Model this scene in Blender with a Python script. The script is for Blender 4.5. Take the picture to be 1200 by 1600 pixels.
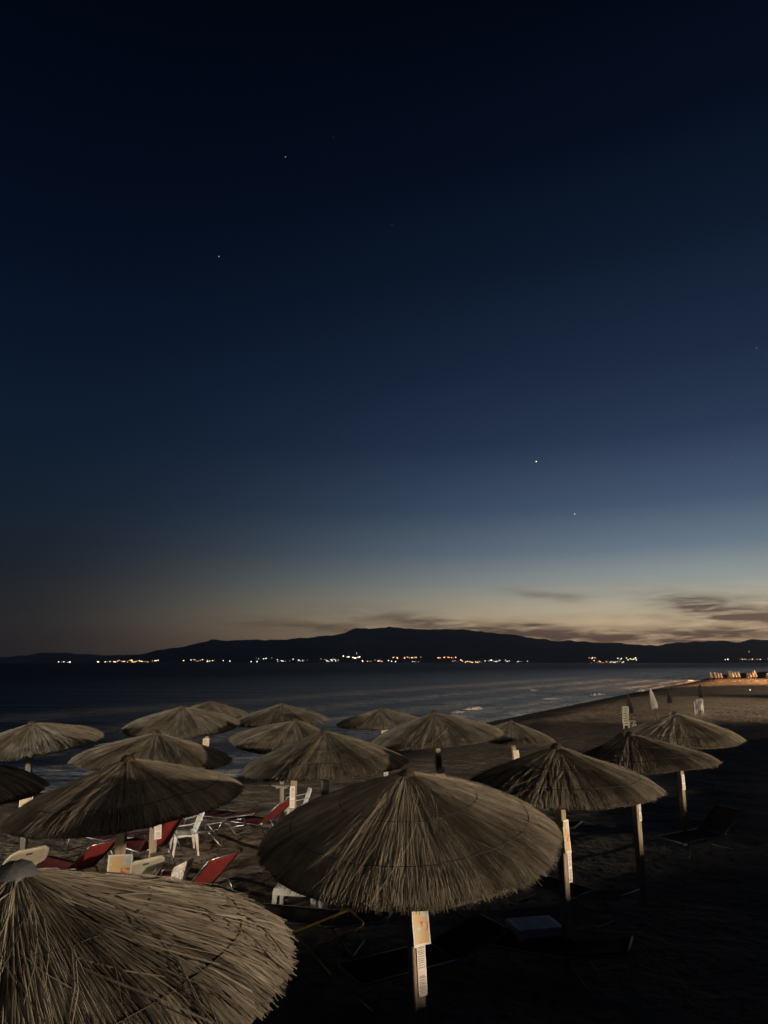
import bpy, math, random
import numpy as np
from mathutils import Vector, Matrix, noise
R_ = math.radians
random.seed(7)
for o in list(bpy.data.objects): bpy.data.objects.remove(o)
scene = bpy.context.scene

# ------------------------------------------------------------------ camera
CAMZ = 3.6
FPX = 1050.0                       # focal length in photo pixels (1200x1600)
PITCH = math.atan(235 / FPX)
cam = bpy.data.cameras.new('camera'); camo = bpy.data.objects.new('camera', cam)
scene.collection.objects.link(camo); scene.camera = camo
camo.location = (0, 0, CAMZ); camo.rotation_euler = (R_(90) + PITCH, 0, 0)
cam.sensor_fit = 'VERTICAL'; cam.sensor_height = 32; cam.sensor_width = 24
cam.lens = FPX / 1600 * 32
cam.clip_start = 0.05; cam.clip_end = 60000

def ray(px, py):
    x = (px - 600) / FPX; y = -(py - 800) / FPX
    return Vector((x, math.cos(PITCH) - y * math.sin(PITCH), math.sin(PITCH) + y * math.cos(PITCH)))
def at_z(px, py, z):
    r = ray(px, py); return Vector((0, 0, CAMZ)) + r * ((z - CAMZ) / r.z)
def at_y(px, py, Y):
    r = ray(px, py); return Vector((0, 0, CAMZ)) + r * (Y / r.y)

# ------------------------------------------------------------------ colour helpers
def lin(c):
    return tuple((v / 255 / 12.92) if v / 255 <= .04045 else ((v / 255 + .055) / 1.055) ** 2.4 for v in c) + (1,)

# ------------------------------------------------------------------ world: clear sky well after sunset
world = bpy.data.worlds.new('World'); scene.world = world; world.use_nodes = True
wn = world.node_tree; wn.nodes.clear()
def N(t, **k):
    n = wn.nodes.new(t)
    for a, b in k.items(): setattr(n, a, b)
    return n
def M_(op, a, b=None, c=None, clamp=False):
    n = N('ShaderNodeMath', operation=op, use_clamp=clamp)
    for i, v in enumerate((a, b, c)):
        if v is None: continue
        if isinstance(v, (int, float)): n.inputs[i].default_value = v
        else: wn.links.new(v, n.inputs[i])
    return n.outputs[0]
tc = N('ShaderNodeTexCoord'); sep = N('ShaderNodeSeparateXYZ'); wn.links.new(tc.outputs['Generated'], sep.inputs[0])
X, Y, Z = sep.outputs
elev = M_('MULTIPLY', M_('ARCSINE', Z), 57.2958)                 # degrees
azim = M_('MULTIPLY', M_('ARCTAN2', X, Y), 57.2958)              # degrees right of the view
def ramp(pts):
    r = N('ShaderNodeValToRGB'); cr = r.color_ramp; cr.interpolation = 'EASE'
    cr.interpolation = 'LINEAR'
    while len(cr.elements) < len(pts): cr.elements.new(.5)
    for e, (p, c) in zip(cr.elements, pts): e.position = p / 60; e.color = lin(c)
    wn.links.new(M_('DIVIDE', elev, 60, clamp=True), r.inputs[0]); return r.outputs[0]
dark = ramp([(0, (44, 38, 40)), (1.5, (46, 40, 41)), (4, (37, 38, 42)), (7.5, (27, 34, 43)), (12.6, (19, 32, 48)), (18, (13, 28, 46)),
             (24, (9, 22, 41)), (30, (5, 15, 33)), (38, (2, 9, 24)), (50, (0, 4, 14)), (60, (0, 2, 9))])
glow = ramp([(0, (206, 164, 132)), (1.6, (232, 196, 156)), (3.2, (230, 204, 166)), (4.6, (200, 190, 166)), (6.5, (156, 163, 160)), (9, (110, 126, 141)),
             (12.6, (71, 89, 114)), (18, (42, 57, 83)), (24, (27, 41, 64)), (32, (13, 26, 45)), (40, (4, 13, 30)), (50, (1, 5, 17)), (60, (0, 3, 10))])
ad = M_('COSINE', M_('DIVIDE', M_('SUBTRACT', azim, 30), 57.2958))
g = M_('POWER', M_('DIVIDE', M_('SUBTRACT', ad, .45), .55, clamp=True), 2.45)
mix = N('ShaderNodeMix', data_type='RGBA'); wn.links.new(g, mix.inputs[0]); wn.links.new(dark, mix.inputs[6]); wn.links.new(glow, mix.inputs[7])
sky = mix.outputs[2]
# blue of the middle sky a little stronger towards the centre of the view
# clouds: thin dark streaks low over the hills
def blob(a0, e0, sa, se, k=0.0, wt=1.0):
    da = M_('SUBTRACT', azim, a0); de = M_('SUBTRACT', M_('SUBTRACT', elev, e0), M_('MULTIPLY', da, k))
    q = M_('ADD', M_('POWER', M_('DIVIDE', M_('ABSOLUTE', da), sa), 2.0), M_('POWER', M_('DIVIDE', M_('ABSOLUTE', de), se), 2.0))
    return M_('MULTIPLY', M_('EXPONENT', M_('MULTIPLY', q, -1.0)), wt)
def ae(px, py):
    r = ray(px, py).normalized(); return math.degrees(math.atan2(r.x, r.y)), math.degrees(math.asin(r.z))
acc = None
for (px, py, sx, sy, k, wt) in [(1150, 955, 95, 16, -.05, .85), (1085, 944, 50, 9, -.12, .8), (1180, 968, 70, 7, 0, .8), (840, 930, 45, 5, -.15, .55), (890, 934, 30, 4, 0, .4),
                               (655, 971, 90, 7, -.09, .8), (770, 984, 110, 9, -.07, .95), (900, 994, 110, 9, -.04, 1.0), (1020, 998, 130, 10, 0, 1.0), (840, 977, 35, 6, -.12, .7),
                               (1180, 992, 110, 8, 0, .7), (470, 978, 110, 8, -.03, .6), (560, 985, 80, 7, -.02, .5), (950, 964, 90, 5, -.02, .28), (1100, 992, 60, 5, 0, .5), (580, 955, 120, 12, 0, .18), (1000, 925, 160, 12, 0, .15)]:
    a, e = ae(px, py); b = blob(a, e, sx / FPX * 57.3, sy * 1.35 / FPX * 57.3, k, wt); acc = b if acc is None else M_('ADD', acc, b)
cv = N('ShaderNodeCombineXYZ'); wn.links.new(M_('MULTIPLY', azim, .16), cv.inputs[0]); wn.links.new(M_('MULTIPLY', elev, 1.25), cv.inputs[1])
nz = N('ShaderNodeTexNoise'); nz.inputs['Scale'].default_value = 1.6; nz.inputs['Detail'].default_value = 6; nz.inputs['Roughness'].default_value = .6; nz.inputs['Distortion'].default_value = .5
wn.links.new(cv.outputs[0], nz.inputs['Vector'])
nm = M_('MULTIPLY', M_('SUBTRACT', nz.outputs[0], .29), 3.1, clamp=True)
cl = M_('MULTIPLY', M_('MULTIPLY', acc, nm), .92, clamp=True)
cmul = N('ShaderNodeMix', data_type='RGBA', blend_type='MULTIPLY'); wn.links.new(cl, cmul.inputs[0]); wn.links.new(sky, cmul.inputs[6]); cmul.inputs[7].default_value = (.24, .20, .22, 1)
bg = N('ShaderNodeBackground'); wn.links.new(cmul.outputs[2], bg.inputs[0]); bg.inputs[1].default_value = 1.0
wo = N('ShaderNodeOutputWorld'); wn.links.new(bg.outputs[0], wo.inputs[0])

# ------------------------------------------------------------------ unseen lamps outside the frame: inferred street lamps, plus added fill lights
def lamp(name, loc, watts, col, size=.25):
    l = bpy.data.lights.new(name, 'POINT'); l.energy = watts; l.color = col; l.shadow_soft_size = size
    o = bpy.data.objects.new(name, l); scene.collection.objects.link(o); o.location = loc; return o
lamp('unseen_lamp', (27, -7, 5.3), 39000, (1.0, .78, .56), .25)
lamp('unseen_lamp', (7, -20, 5.2), 2500, (1.0, .78, .55), .8)  # fill lamp added behind the camera to lift the dark fronts
lamp('unseen_lamp', (-13, -18, 5.6), 2700, (1.0, .80, .60), .8)  # second added fill lamp, brightens the left slopes from behind
def flood(name, loc, aim, watts, col_, ang):
    l = bpy.data.lights.new(name, 'SPOT'); l.energy = watts; l.color = col_; l.shadow_soft_size = .3; l.spot_size = R_(ang); l.spot_blend = .6
    o = bpy.data.objects.new(name, l); scene.collection.objects.link(o); o.location = loc; o.rotation_euler = (Vector(aim) - Vector(loc)).to_track_quat('-Z', 'Y').to_euler(); return o
flood('unseen_flood', (86, 76, 9), (52, 96, 0), 60000, (1.0, .80, .60), 62)  # unseen flood added to light the dark gap on the far sand
flood('unseen_flood', (108, 122, 5.5), (72, 138, 0), 820000, (1.0, .50, .22), 80)
flood('unseen_flood', (-26, -5, 5.4), (-5.7, 21, 1.2), 27000, (1.0, .90, .76), 46)
flood('unseen_flood', (62, 40, 9), (17, 66, 0), 105000, (1.0, .78, .56), 56)  # unseen flood added to brighten the middle sand and the surf
scene.view_settings.view_transform = 'Standard'; scene.view_settings.look = 'None'
scene.view_settings.exposure = 0; scene.view_settings.gamma = 1; scene.view_settings.use_curve_mapping = False
scene.cycles.max_bounces = 5; scene.cycles.diffuse_bounces = 2; scene.cycles.glossy_bounces = 2

# ------------------------------------------------------------------ materials
def mat(name, col, rough=.8, col2=None, scale=8, detail=4, bump=0, bscale=None, metal=0, stretch=None, attr=None, spec=.5, emit=None, coords='Object'):
    m = bpy.data.materials.new(name); m.use_nodes = True; t = m.node_tree; b = t.nodes['Principled BSDF']
    b.inputs['Roughness'].default_value = rough; b.inputs['Metallic'].default_value = metal; b.inputs['Specular IOR Level'].default_value = spec
    b.inputs['Base Color'].default_value = tuple(col) + (1,)
    tcn = t.nodes.new('ShaderNodeTexCoord'); mp = t.nodes.new('ShaderNodeMapping'); t.links.new(tcn.outputs[coords], mp.inputs[0])
    if stretch: mp.inputs['Scale'].default_value = stretch
    out = None
    if col2 is not None:
        nz = t.nodes.new('ShaderNodeTexNoise'); nz.inputs['Scale'].default_value = scale; nz.inputs['Detail'].default_value = detail
        t.links.new(mp.outputs[0], nz.inputs['Vector'])
        mr = t.nodes.new('ShaderNodeMapRange'); mr.inputs[1].default_value = .3; mr.inputs[2].default_value = .7; t.links.new(nz.outputs[0], mr.inputs[0])
        mx = t.nodes.new('ShaderNodeMix'); mx.data_type = 'RGBA'; mx.inputs[6].default_value = tuple(col) + (1,); mx.inputs[7].default_value = tuple(col2) + (1,)
        t.links.new(mr.outputs[0], mx.inputs[0]); out = mx.outputs[2]
    if attr:
        an = t.nodes.new('ShaderNodeAttribute'); an.attribute_name = attr
        mm = t.nodes.new('ShaderNodeMix'); mm.data_type = 'RGBA'; mm.blend_type = 'MULTIPLY'; mm.inputs[0].default_value = 1
        if out: t.links.new(out, mm.inputs[6])
        else: mm.inputs[6].default_value = tuple(col) + (1,)
        t.links.new(an.outputs['Color'], mm.inputs[7]); out = mm.outputs[2]
    if out: t.links.new(out, b.inputs['Base Color'])
    if bump:
        n2 = t.nodes.new('ShaderNodeTexNoise'); n2.inputs['Scale'].default_value = bscale or scale * 3; n2.inputs['Detail'].default_value = 6
        t.links.new(mp.outputs[0], n2.inputs['Vector'])
        bp = t.nodes.new('ShaderNodeBump'); bp.inputs['Strength'].default_value = 1; bp.inputs['Distance'].default_value = bump
        t.links.new(n2.outputs[0], bp.inputs['Height']); t.links.new(bp.outputs[0], b.inputs['Normal'])
    if emit:
        b.inputs['Emission Color'].default_value = tuple(emit[0]) + (1,); b.inputs['Emission Strength'].default_value = emit[1]
    return m
m_reed = mat('dry_reed', (.265, .24, .195), .75, (.15, .132, .105), 5, attr='tint', spec=.25)
m_thatch = mat('thatch_core', (.10, .08, .055), .9, (.045, .035, .024), 14, bump=.02, bscale=60, spec=.1)
m_wire = mat('binding_wire', (.03, .026, .02), .7)
m_cap = mat('grey_cap', (.085, .09, .095), .6, (.05, .05, .055), 9, bump=.01)
m_pole = mat('weathered_timber', (.42, .34, .23), .8, (.24, .185, .125), 6, stretch=(6, 6, .8), bump=.004, bscale=30)
m_pole_b = mat('grey_timber', (.30, .26, .20), .85, (.16, .14, .11), 6, stretch=(6, 6, .8), bump=.004, bscale=30)
m_post = mat('poster_print', (.66, .43, .17), .6, (.60, .52, .36), 9, detail=3, spec=.4)
m_posb = mat('poster_border', (.78, .77, .72), .5)
m_blue = mat('poster_blue', (.38, .52, .58), .5, (.62, .66, .60), 20)
m_red = mat('poster_red', (.62, .14, .07), .5)
m_paper = mat('notice_paper', (.80, .76, .70), .6)
m_ink = mat('notice_ink', (.30, .25, .23), .6)
m_white = mat('white_plastic', (.82, .80, .76), .42, (.60, .57, .51), 5, bump=.001, bscale=30)
m_cream = mat('cream_plastic', (.52, .48, .37), .5, (.40, .37, .29), 5)
m_redf = mat('red_fabric', (.27, .028, .024), .8, (.16, .02, .018), 12, bump=.002, bscale=90)
m_shadef = mat('shaded_red_fabric', (.16, .025, .022), .85, (.10, .018, .018), 10)  # copy of the red fabric with shade darkened into its colour
m_greyf = mat('grey_fabric', (.075, .066, .056), .95, (.04, .036, .03), 6, spec=.05)
m_alu = mat('aluminium_tube', (.55, .55, .54), .35, metal=1, col2=(.35, .35, .35), scale=12)
m_steel = mat('dull_steel_tube', (.30, .30, .30), .45, (.2, .19, .18), 14, metal=.7)
m_yel = mat('yellow_painted_tube', (.85, .55, .05), .5, (.65, .40, .05), 14)
m_canv = mat('white_canvas', (.72, .68, .60), .8, (.55, .51, .45), 4, bump=.01, bscale=5)
m_canvd = mat('dark_canvas', (.05, .05, .055), .85, (.03, .03, .035), 5)
m_conc = mat('promenade_concrete', (.3, .28, .25), .9, (.2, .19, .17), 1.5, bump=.01)
def emission(name, col, s):
    m = bpy.data.materials.new(name); m.use_nodes = True; t = m.node_tree; t.nodes.clear()
    e = t.nodes.new('ShaderNodeEmission'); e.inputs[0].default_value = tuple(col) + (1,); e.inputs[1].default_value = s
    o = t.nodes.new('ShaderNodeOutputMaterial'); t.links.new(e.outputs[0], o.inputs[0]); return m

# ------------------------------------------------------------------ mesh helpers
col = scene.collection
def empty(name, loc, rz=0, label=None, cat=None, group=None):
    o = bpy.data.objects.new(name, None); col.objects.link(o); o.location = loc; o.rotation_euler = (0, 0, rz); o.empty_display_size = .1
    tag(o, label, cat, group); return o
def tag(o, label=None, cat=None, group=None, kind=None):
    if label: o['label'] = label
    if cat: o['category'] = cat
    if group: o['group'] = group
    if kind: o['kind'] = kind
    return o
class MB:
    def __init__(s): s.v = []; s.f = []; s.m = []; s.sm = []
    def add(s, vs, fs, mi=0, smooth=False):
        b = len(s.v); s.v += [tuple(v) for v in vs]; s.f += [tuple(i + b for i in f) for f in fs]; s.m += [mi] * len(fs); s.sm += [smooth] * len(fs)
    def box(s, c, d, mi=0, rot=None, bev=0.0):
        c = Vector(c); hx, hy, hz = d[0] / 2, d[1] / 2, d[2] / 2
        e = min(bev, hx * .9, hy * .9, hz * .9)
        if e <= 0:
            vs = [Vector((x, y, z)) for x in (-hx, hx) for y in (-hy, hy) for z in (-hz, hz)]
            fs = [(0, 1, 3, 2), (4, 6, 7, 5), (0, 4, 5, 1), (2, 3, 7, 6), (0, 2, 6, 4), (1, 5, 7, 3)]
        else:
            ring = [(-hx + e, -hy), (hx - e, -hy), (hx, -hy + e), (hx, hy - e), (hx - e, hy), (-hx + e, hy), (-hx, hy - e), (-hx, -hy + e)]
            k = lambda p, q: (p[0] * (1 - e / hx), p[1] * (1 - e / hy))
            vs = [Vector((*k(p, 0), -hz)) for p in ring] + [Vector((*p, -hz + e)) for p in ring] + [Vector((*p, hz - e)) for p in ring] + [Vector((*k(p, 0), hz)) for p in ring]
            fs = [tuple(range(7, -1, -1)), tuple(range(24, 32))] + [(a * 8 + i, a * 8 + (i + 1) % 8, a * 8 + 8 + (i + 1) % 8, a * 8 + 8 + i) for a in range(3) for i in range(8)]
        if rot is not None: vs = [rot @ v for v in vs]
        s.add([v + c for v in vs], fs, mi); return s
    def tube(s, pts, r, n=7, mi=0, closed=False, r2=None):
        pts = [Vector(p) for p in pts]; k = len(pts); vs = []; fs = []
        for i, p in enumerate(pts):
            a = pts[(i - 1) % k] if (i or closed) else p; b = pts[(i + 1) % k] if (i < k - 1 or closed) else p
            t = (b - a).normalized(); u = t.cross(Vector((0, 0, 1)))
            if u.length < .05: u = t.cross(Vector((0, 1, 0)))
            u.normalize(); w = t.cross(u)
            rr = r if r2 is None else r + (r2 - r) * i / (k - 1)
            vs += [p + (u * math.cos(j * 2 * math.pi / n) + w * math.sin(j * 2 * math.pi / n)) * rr for j in range(n)]
        for i in range(k if closed else k - 1):
            for j in range(n):
                fs.append((i * n + j, i * n + (j + 1) % n, ((i + 1) % k) * n + (j + 1) % n, ((i + 1) % k) * n + j))
        if not closed: fs += [tuple(range(n - 1, -1, -1)), tuple(range((k - 1) * n, k * n))]
        s.add(vs, fs, mi, True); return s
    def slab(s, grid, th, mi=0):
        """grid[i][j] of points: a curved sheet given thickness th along its own normals"""
        ni, nj = len(grid), len(grid[0]); top = []; bot = []
        for i in range(ni):
            for j in range(nj):
                a = Vector(grid[min(i + 1, ni - 1)][j]) - Vector(grid[max(i - 1, 0)][j]); b = Vector(grid[i][min(j + 1, nj - 1)]) - Vector(grid[i][max(j - 1, 0)])
                n = a.cross(b).normalized(); p = Vector(grid[i][j]); top.append(p + n * th / 2); bot.append(p - n * th / 2)
        q = lambda i, j: i * nj + j; o = ni * nj; fs = []
        for i in range(ni - 1):
            for j in range(nj - 1):
                fs.append((q(i, j), q(i + 1, j), q(i + 1, j + 1), q(i, j + 1))); fs.append((o + q(i, j), o + q(i, j + 1), o + q(i + 1, j + 1), o + q(i + 1, j)))
        for i in range(ni - 1):
            fs.append((q(i, 0), o + q(i, 0), o + q(i + 1, 0), q(i + 1, 0))); fs.append((q(i, nj - 1), q(i + 1, nj - 1), o + q(i + 1, nj - 1), o + q(i, nj - 1)))
        for j in range(nj - 1):
            fs.append((q(0, j), q(0, j + 1), o + q(0, j + 1), o + q(0, j))); fs.append((q(ni - 1, j), o + q(ni - 1, j), o + q(ni - 1, j + 1), q(ni - 1, j + 1)))
        s.add(top + bot, fs, mi, True); return s
    def build(s, name, mats, parent=None):
        me = bpy.data.meshes.new(name); me.from_pydata(s.v, [], s.f)
        for m in (mats if isinstance(mats, (list, tuple)) else [mats]): me.materials.append(m)
        me.polygons.foreach_set('material_index', s.m); me.polygons.foreach_set('use_smooth', s.sm); me.update()
        o = bpy.data.objects.new(name, me); col.objects.link(o)
        if parent: o.parent = parent
        return o
def copy_tree(o, parent=None):
    c = o.copy(); col.objects.link(c)
    if parent: c.parent = parent
    for ch in [x for x in bpy.data.objects if x.parent == o]: copy_tree(ch, c)
    return c

# ------------------------------------------------------------------ ground, sea
SHORE = np.array([(-400, -60), (-120, 8), (-40, 20), (-22, 23), (-12, 24), (-7.5, 25.5), (-4.2, 29), (0, 36), (4, 44.5), (9, 54), (16, 66), (23.5, 79), (34, 97), (46, 117), (64, 146), (88, 188), (119, 245), (160, 300), (215, 372), (400, 560), (900, 1000), (2500, 2200)], float)
def smooth_poly(P, it=2):
    for _ in range(it):
        Q = [P[0]]
        for a, b in zip(P[:-1], P[1:]): Q += [a * .75 + b * .25, a * .25 + b * .75]
        P = np.array(Q + [P[-1]])
    return P
SH = smooth_poly(SHORE)
def shore_dist(P):
    """signed distance to the waterline, positive on land"""
    best = np.full(len(P), 1e9); sgn = np.zeros(len(P))
    for a, b in zip(SH[:-1], SH[1:]):
        ab = b - a; t = np.clip(((P - a) @ ab) / (ab @ ab), 0, 1); q = a + t[:, None] * ab; d = np.linalg.norm(P - q, axis=1)
        cr = (P[:, 0] - a[0]) * ab[1] - (P[:, 1] - a[1]) * ab[0]
        m = d < best; best[m] = d[m]; sgn[m] = np.sign(cr[m])
    return best * sgn
SEA = -.7
def ground_z_arr(P):
    s = shore_dist(P)
    z = np.interp(s, [-40, 0, 1.5, 5, 11, 18], [-4, SEA, -.55, -.22, -.02, 0])
    wob = .045 * np.sin(P[:, 0] * 1.1 + .7 * np.sin(P[:, 1] * .6)) * np.cos(P[:, 1] * .9 + P[:, 0] * .31) + .03 * np.sin(P[:, 0] * 2.7 + P[:, 1] * 1.9) * np.sin(P[:, 1] * 2.3 - P[:, 0] * .8)
    return z + wob * np.clip(s / 4, 0, 1), s
def gz(x, y): return float(ground_z_arr(np.array([[x, y]]))[0][0])
def polar(a0, a1, na, rs):
    az = np.radians(np.linspace(a0, a1, na)); A, Rr = np.meshgrid(az, rs); P = np.stack([(Rr * np.sin(A)).ravel(), (Rr * np.cos(A)).ravel()], 1)
    nr = len(rs); f = []
    idx = np.arange(nr * na).reshape(nr, na)
    f = np.stack([idx[:-1, :-1], idx[:-1, 1:], idx[1:, 1:], idx[1:, :-1]], -1).reshape(-1, 4)[:, ::-1]
    return P, f
def sheet(name, P, z, f, m, attrs):
    me = bpy.data.meshes.new(name); V = np.column_stack([P, z]); me.from_pydata(V.tolist(), [], f.tolist()); me.materials.append(m)
    me.polygons.foreach_set('use_smooth', [True] * len(me.polygons))
    for k, v in attrs.items():
        at = me.attributes.new(k, 'FLOAT', 'POINT'); at.data.foreach_set('value', v.astype(np.float32))
    me.update(); o = bpy.data.objects.new(name, me); col.objects.link(o); o['kind'] = 'structure'; return o

def node_mat(name):
    m = bpy.data.materials.new(name); m.use_nodes = True; t = m.node_tree; b = t.nodes['Principled BSDF']
    def n(ty, **k):
        x = t.nodes.new(ty)
        for a, v in k.items(): setattr(x, a, v)
        return x
    def l(a, b_): t.links.new(a, b_)
    def ma(op, *v, clamp=False):
        x = n('ShaderNodeMath', operation=op, use_clamp=clamp)
        for i, q in enumerate(v):
            if isinstance(q, (int, float)): x.inputs[i].default_value = q
            else: l(q, x.inputs[i])
        return x.outputs[0]
    return m, t, b, n, l, ma
# sand
m_sand, t, b, n, l, ma = node_mat('beach_sand')
geo = n('ShaderNodeNewGeometry'); at = n('ShaderNodeAttribute', attribute_name='shore')
def noise_n(scale, detail=5, vec=None, rough=.55, dist=0):
    x = n('ShaderNodeTexNoise'); x.inputs['Scale'].default_value = scale; x.inputs['Detail'].default_value = detail; x.inputs['Roughness'].default_value = rough; x.inputs['Distortion'].default_value = dist
    l(vec if vec is not None else geo.outputs['Position'], x.inputs['Vector']); return x.outputs[0]
big = noise_n(.35, 5); mid = noise_n(2.2, 6, rough=.65); fine = noise_n(26, 5)
cr = n('ShaderNodeValToRGB'); cr.color_ramp.elements[0].position = .3; cr.color_ramp.elements[0].color = (.13, .105, .08, 1); cr.color_ramp.elements[1].position = .7; cr.color_ramp.elements[1].color = (.33, .27, .20, 1)
l(ma('ADD', ma('MULTIPLY', big, .35), ma('MULTIPLY', mid, .65)), cr.inputs[0])
wet = n('ShaderNodeMapRange'); l(ma('ADD', at.outputs['Fac'], ma('MULTIPLY', ma('SUBTRACT', big, .5), 5)), wet.inputs[0]); wet.inputs[1].default_value = 2.2; wet.inputs[2].default_value = 5.0
wm = n('ShaderNodeMix', data_type='RGBA'); l(wet.outputs[0], wm.inputs[0]); wm.inputs[6].default_value = (.035, .031, .027, 1); l(cr.outputs[0], wm.inputs[7])
# litter: seaweed and pebbles as dark flecks
vo = n('ShaderNodeTexVoronoi'); vo.inputs['Scale'].default_value = 3.2; l(geo.outputs['Position'], vo.inputs['Vector'])
fl = n('ShaderNodeMapRange'); l(ma('ADD', vo.outputs['Distance'], ma('MULTIPLY', mid, .5)), fl.inputs[0]); fl.inputs[1].default_value = .34; fl.inputs[2].default_value = .46
fm = n('ShaderNodeMix', data_type='RGBA'); l(fl.outputs[0], fm.inputs[0]); fm.inputs[6].default_value = (.05, .035, .025, 1); l(wm.outputs[2], fm.inputs[7])
l(fm.outputs[2], b.inputs['Base Color']); b.inputs['Roughness'].default_value = .95; b.inputs['Specular IOR Level'].default_value = .15
bp = n('ShaderNodeBump'); bp.inputs['Distance'].default_value = 1; bp.inputs['Strength'].default_value = 1
foot = noise_n(3.3, 3, rough=.5)
l(ma('ADD', ma('MULTIPLY', foot, .12), ma('ADD', ma('MULTIPLY', mid, .08), ma('MULTIPLY', fine, .008))), bp.inputs['Height']); l(bp.outputs[0], b.inputs['Normal'])
# sea
m_sea, t, b, n, l, ma = node_mat('sea_water')
geo = n('ShaderNodeNewGeometry'); at = n('ShaderNodeAttribute', attribute_name='shore')
mpn = n('ShaderNodeMapping'); l(geo.outputs['Position'], mpn.inputs[0]); mpn.inputs['Rotation'].default_value = (0, 0, R_(-60)); mpn.inputs['Scale'].default_value = (.35, 1, 1)
w1 = noise_n(.5, 6, mpn.outputs[0], .6, .4); w2 = noise_n(.09, 4, mpn.outputs[0]); w3 = noise_n(3.0, 4)
bp = n('ShaderNodeBump'); bp.inputs['Distance'].default_value = 1; bp.inputs['Strength'].default_value = 1
l(ma('ADD', ma('MULTIPLY', w1, 1.3), ma('ADD', ma('MULTIPLY', w2, 2.4), ma('MULTIPLY', w3, .08))), bp.inputs['Height']); l(bp.outputs[0], b.inputs['Normal'])
# foam lines running along the shore where the swell breaks
sd = ma('MULTIPLY', at.outputs['Fac'], -1)
fn = noise_n(.16, 5, None, .65, .6); fn2 = noise_n(1.1, 6, None, .7, 1.0)
sw = ma('ADD', sd, ma('MULTIPLY', ma('SUBTRACT', fn, .5), 9))
def line(c, w, wt):
    return ma('MULTIPLY', ma('EXPONENT', ma('MULTIPLY', ma('POWER', ma('DIVIDE', ma('ABSOLUTE', ma('SUBTRACT', sw, c)), w), 2.0), -1)), wt)
lines = ma('ADD', ma('ADD', line(.6, 1.0, 1.1), line(4.5, 1.3, 1.1)), ma('ADD', line(11, 1.8, .9), ma('ADD', line(20, 2.6, .7), line(34, 4, .5))))
fo = ma('MULTIPLY', ma('MULTIPLY', lines, ma('MULTIPLY', ma('SUBTRACT', fn2, .32), 3.6, clamp=True)), .8, clamp=True)
fmx = n('ShaderNodeMix', data_type='RGBA'); l(fo, fmx.inputs[0]); fmx.inputs[6].default_value = (.012, .042, .090, 1); fmx.inputs[7].default_value = (.80, .80, .78, 1)
l(fmx.outputs[2], b.inputs['Base Color'])
far = n('ShaderNodeMapRange'); l(sd, far.inputs[0]); far.inputs[1].default_value = 8; far.inputs[2].default_value = 160; far.inputs[3].default_value = .24; far.inputs[4].default_value = .46
l(ma('MAXIMUM', ma('MULTIPLY', fo, .8), far.outputs[0]), b.inputs['Roughness']); b.inputs['IOR'].default_value = 1.33; b.inputs['Specular Tint'].default_value = (.72, .86, 1, 1)

rs = np.concatenate([np.linspace(.4, 60, 330), np.geomspace(60.5, 2500, 170)])
P, f = polar(-110, 110, 420, rs)
z, s = ground_z_arr(P)
sheet('beach', P, z, f, m_sand, {'shore': s})
rs = np.concatenate([np.linspace(12, 150, 260), np.geomspace(152, 30000, 70)])
P, f = polar(-100, 80, 260, rs)
s = shore_dist(P)
sheet('sea', P, np.full(len(P), SEA), f, m_sea, {'shore': s})

# breaking crests caught by the lamps
def crest(px, py, w, h, seed, d=1.6):
    p = at_z(px, py, SEA); rnd = random.Random(seed); mb = MB(); nu, nv = 26, 8; vs = []
    L = 1.7 * w / FPX * p.y; H = h / FPX * p.y
    for i in range(nu):
        u = i / (nu - 1) * 2 - 1; env = max(0, 1 - abs(u) ** 2.2)
        for j in range(nv):
            v = j / (nv - 1); q = noise.noise(Vector((i * .45 + seed, j * .7, seed)))
            zz = math.sin(v * math.pi) * env * (.7 + .9 * q + .3 * noise.noise(Vector((i * 1.7, j * 2.1, seed)))) * H * .55 - .03
            vs.append((u * L / 2, (v - .5) * d * (1 + .4 * q) + .9 * u, zz))
    fs = [(i * nv + j, (i + 1) * nv + j, (i + 1) * nv + j + 1, i * nv + j + 1) for i in range(nu - 1) for j in range(nv - 1)]
    mb.add(vs, fs, 0, True); o = mb.build('wave_crest', m_foam); o.location = (p.x, p.y, SEA + .01); o['kind'] = 'structure'
m_foam = mat('sea_foam', (.88, .85, .82), .8, (.6, .59, .58), 3, bump=.05, bscale=6)
for i, a in enumerate([(738, 1108, 22, 9, 1), (930, 1086, 22, 8, 2), (833, 1079, 12, 4, 3), (1000, 1080, 16, 6, 4), (858, 1092, 20, 4, 5), (715, 1113, 16, 5, 6), (1078, 1064, 12, 4, 7)]):
    crest(*a)

# promenade the camera stands on, its edge runs off to the right of the frame
edge = [(-60, 5), (-14, 3), (-6, -.8), (1.5, -.6), (9, -.4), (13.5, 3), (18, 9.5), (27, 22), (44, 42), (70, 72), (105, 118), (190, 240), (420, 560)]
mb = MB(); k = len(edge); vs = [(x, y, 2.0) for x, y in edge] + [(x, y, -.6) for x, y in edge] + [(900, 560, 2.0), (900, -80, 2.0), (-60, -80, 2.0)]
fs = [(i, k + i, k + i + 1, i + 1) for i in range(k - 1)] + [tuple(range(k)) + (2 * k, 2 * k + 1, 2 * k + 2)]
mb.add(vs, fs); mb.build('promenade', m_conc)['kind'] = 'structure'
mb = MB()
for (a, b2) in zip(edge, edge[1:]):
    a = Vector((*a, 0)); b2 = Vector((*b2, 0)); dd = b2 - a; mid_ = (a + b2) / 2
    mb.box((mid_.x, mid_.y, 2.003 + WALLH / 2) if False else (mid_.x, mid_.y, 2.003 + .35), (dd.length, .3, .70), rot=Matrix.Rotation(math.atan2(dd.y, dd.x), 3, 'Z'))
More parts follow.
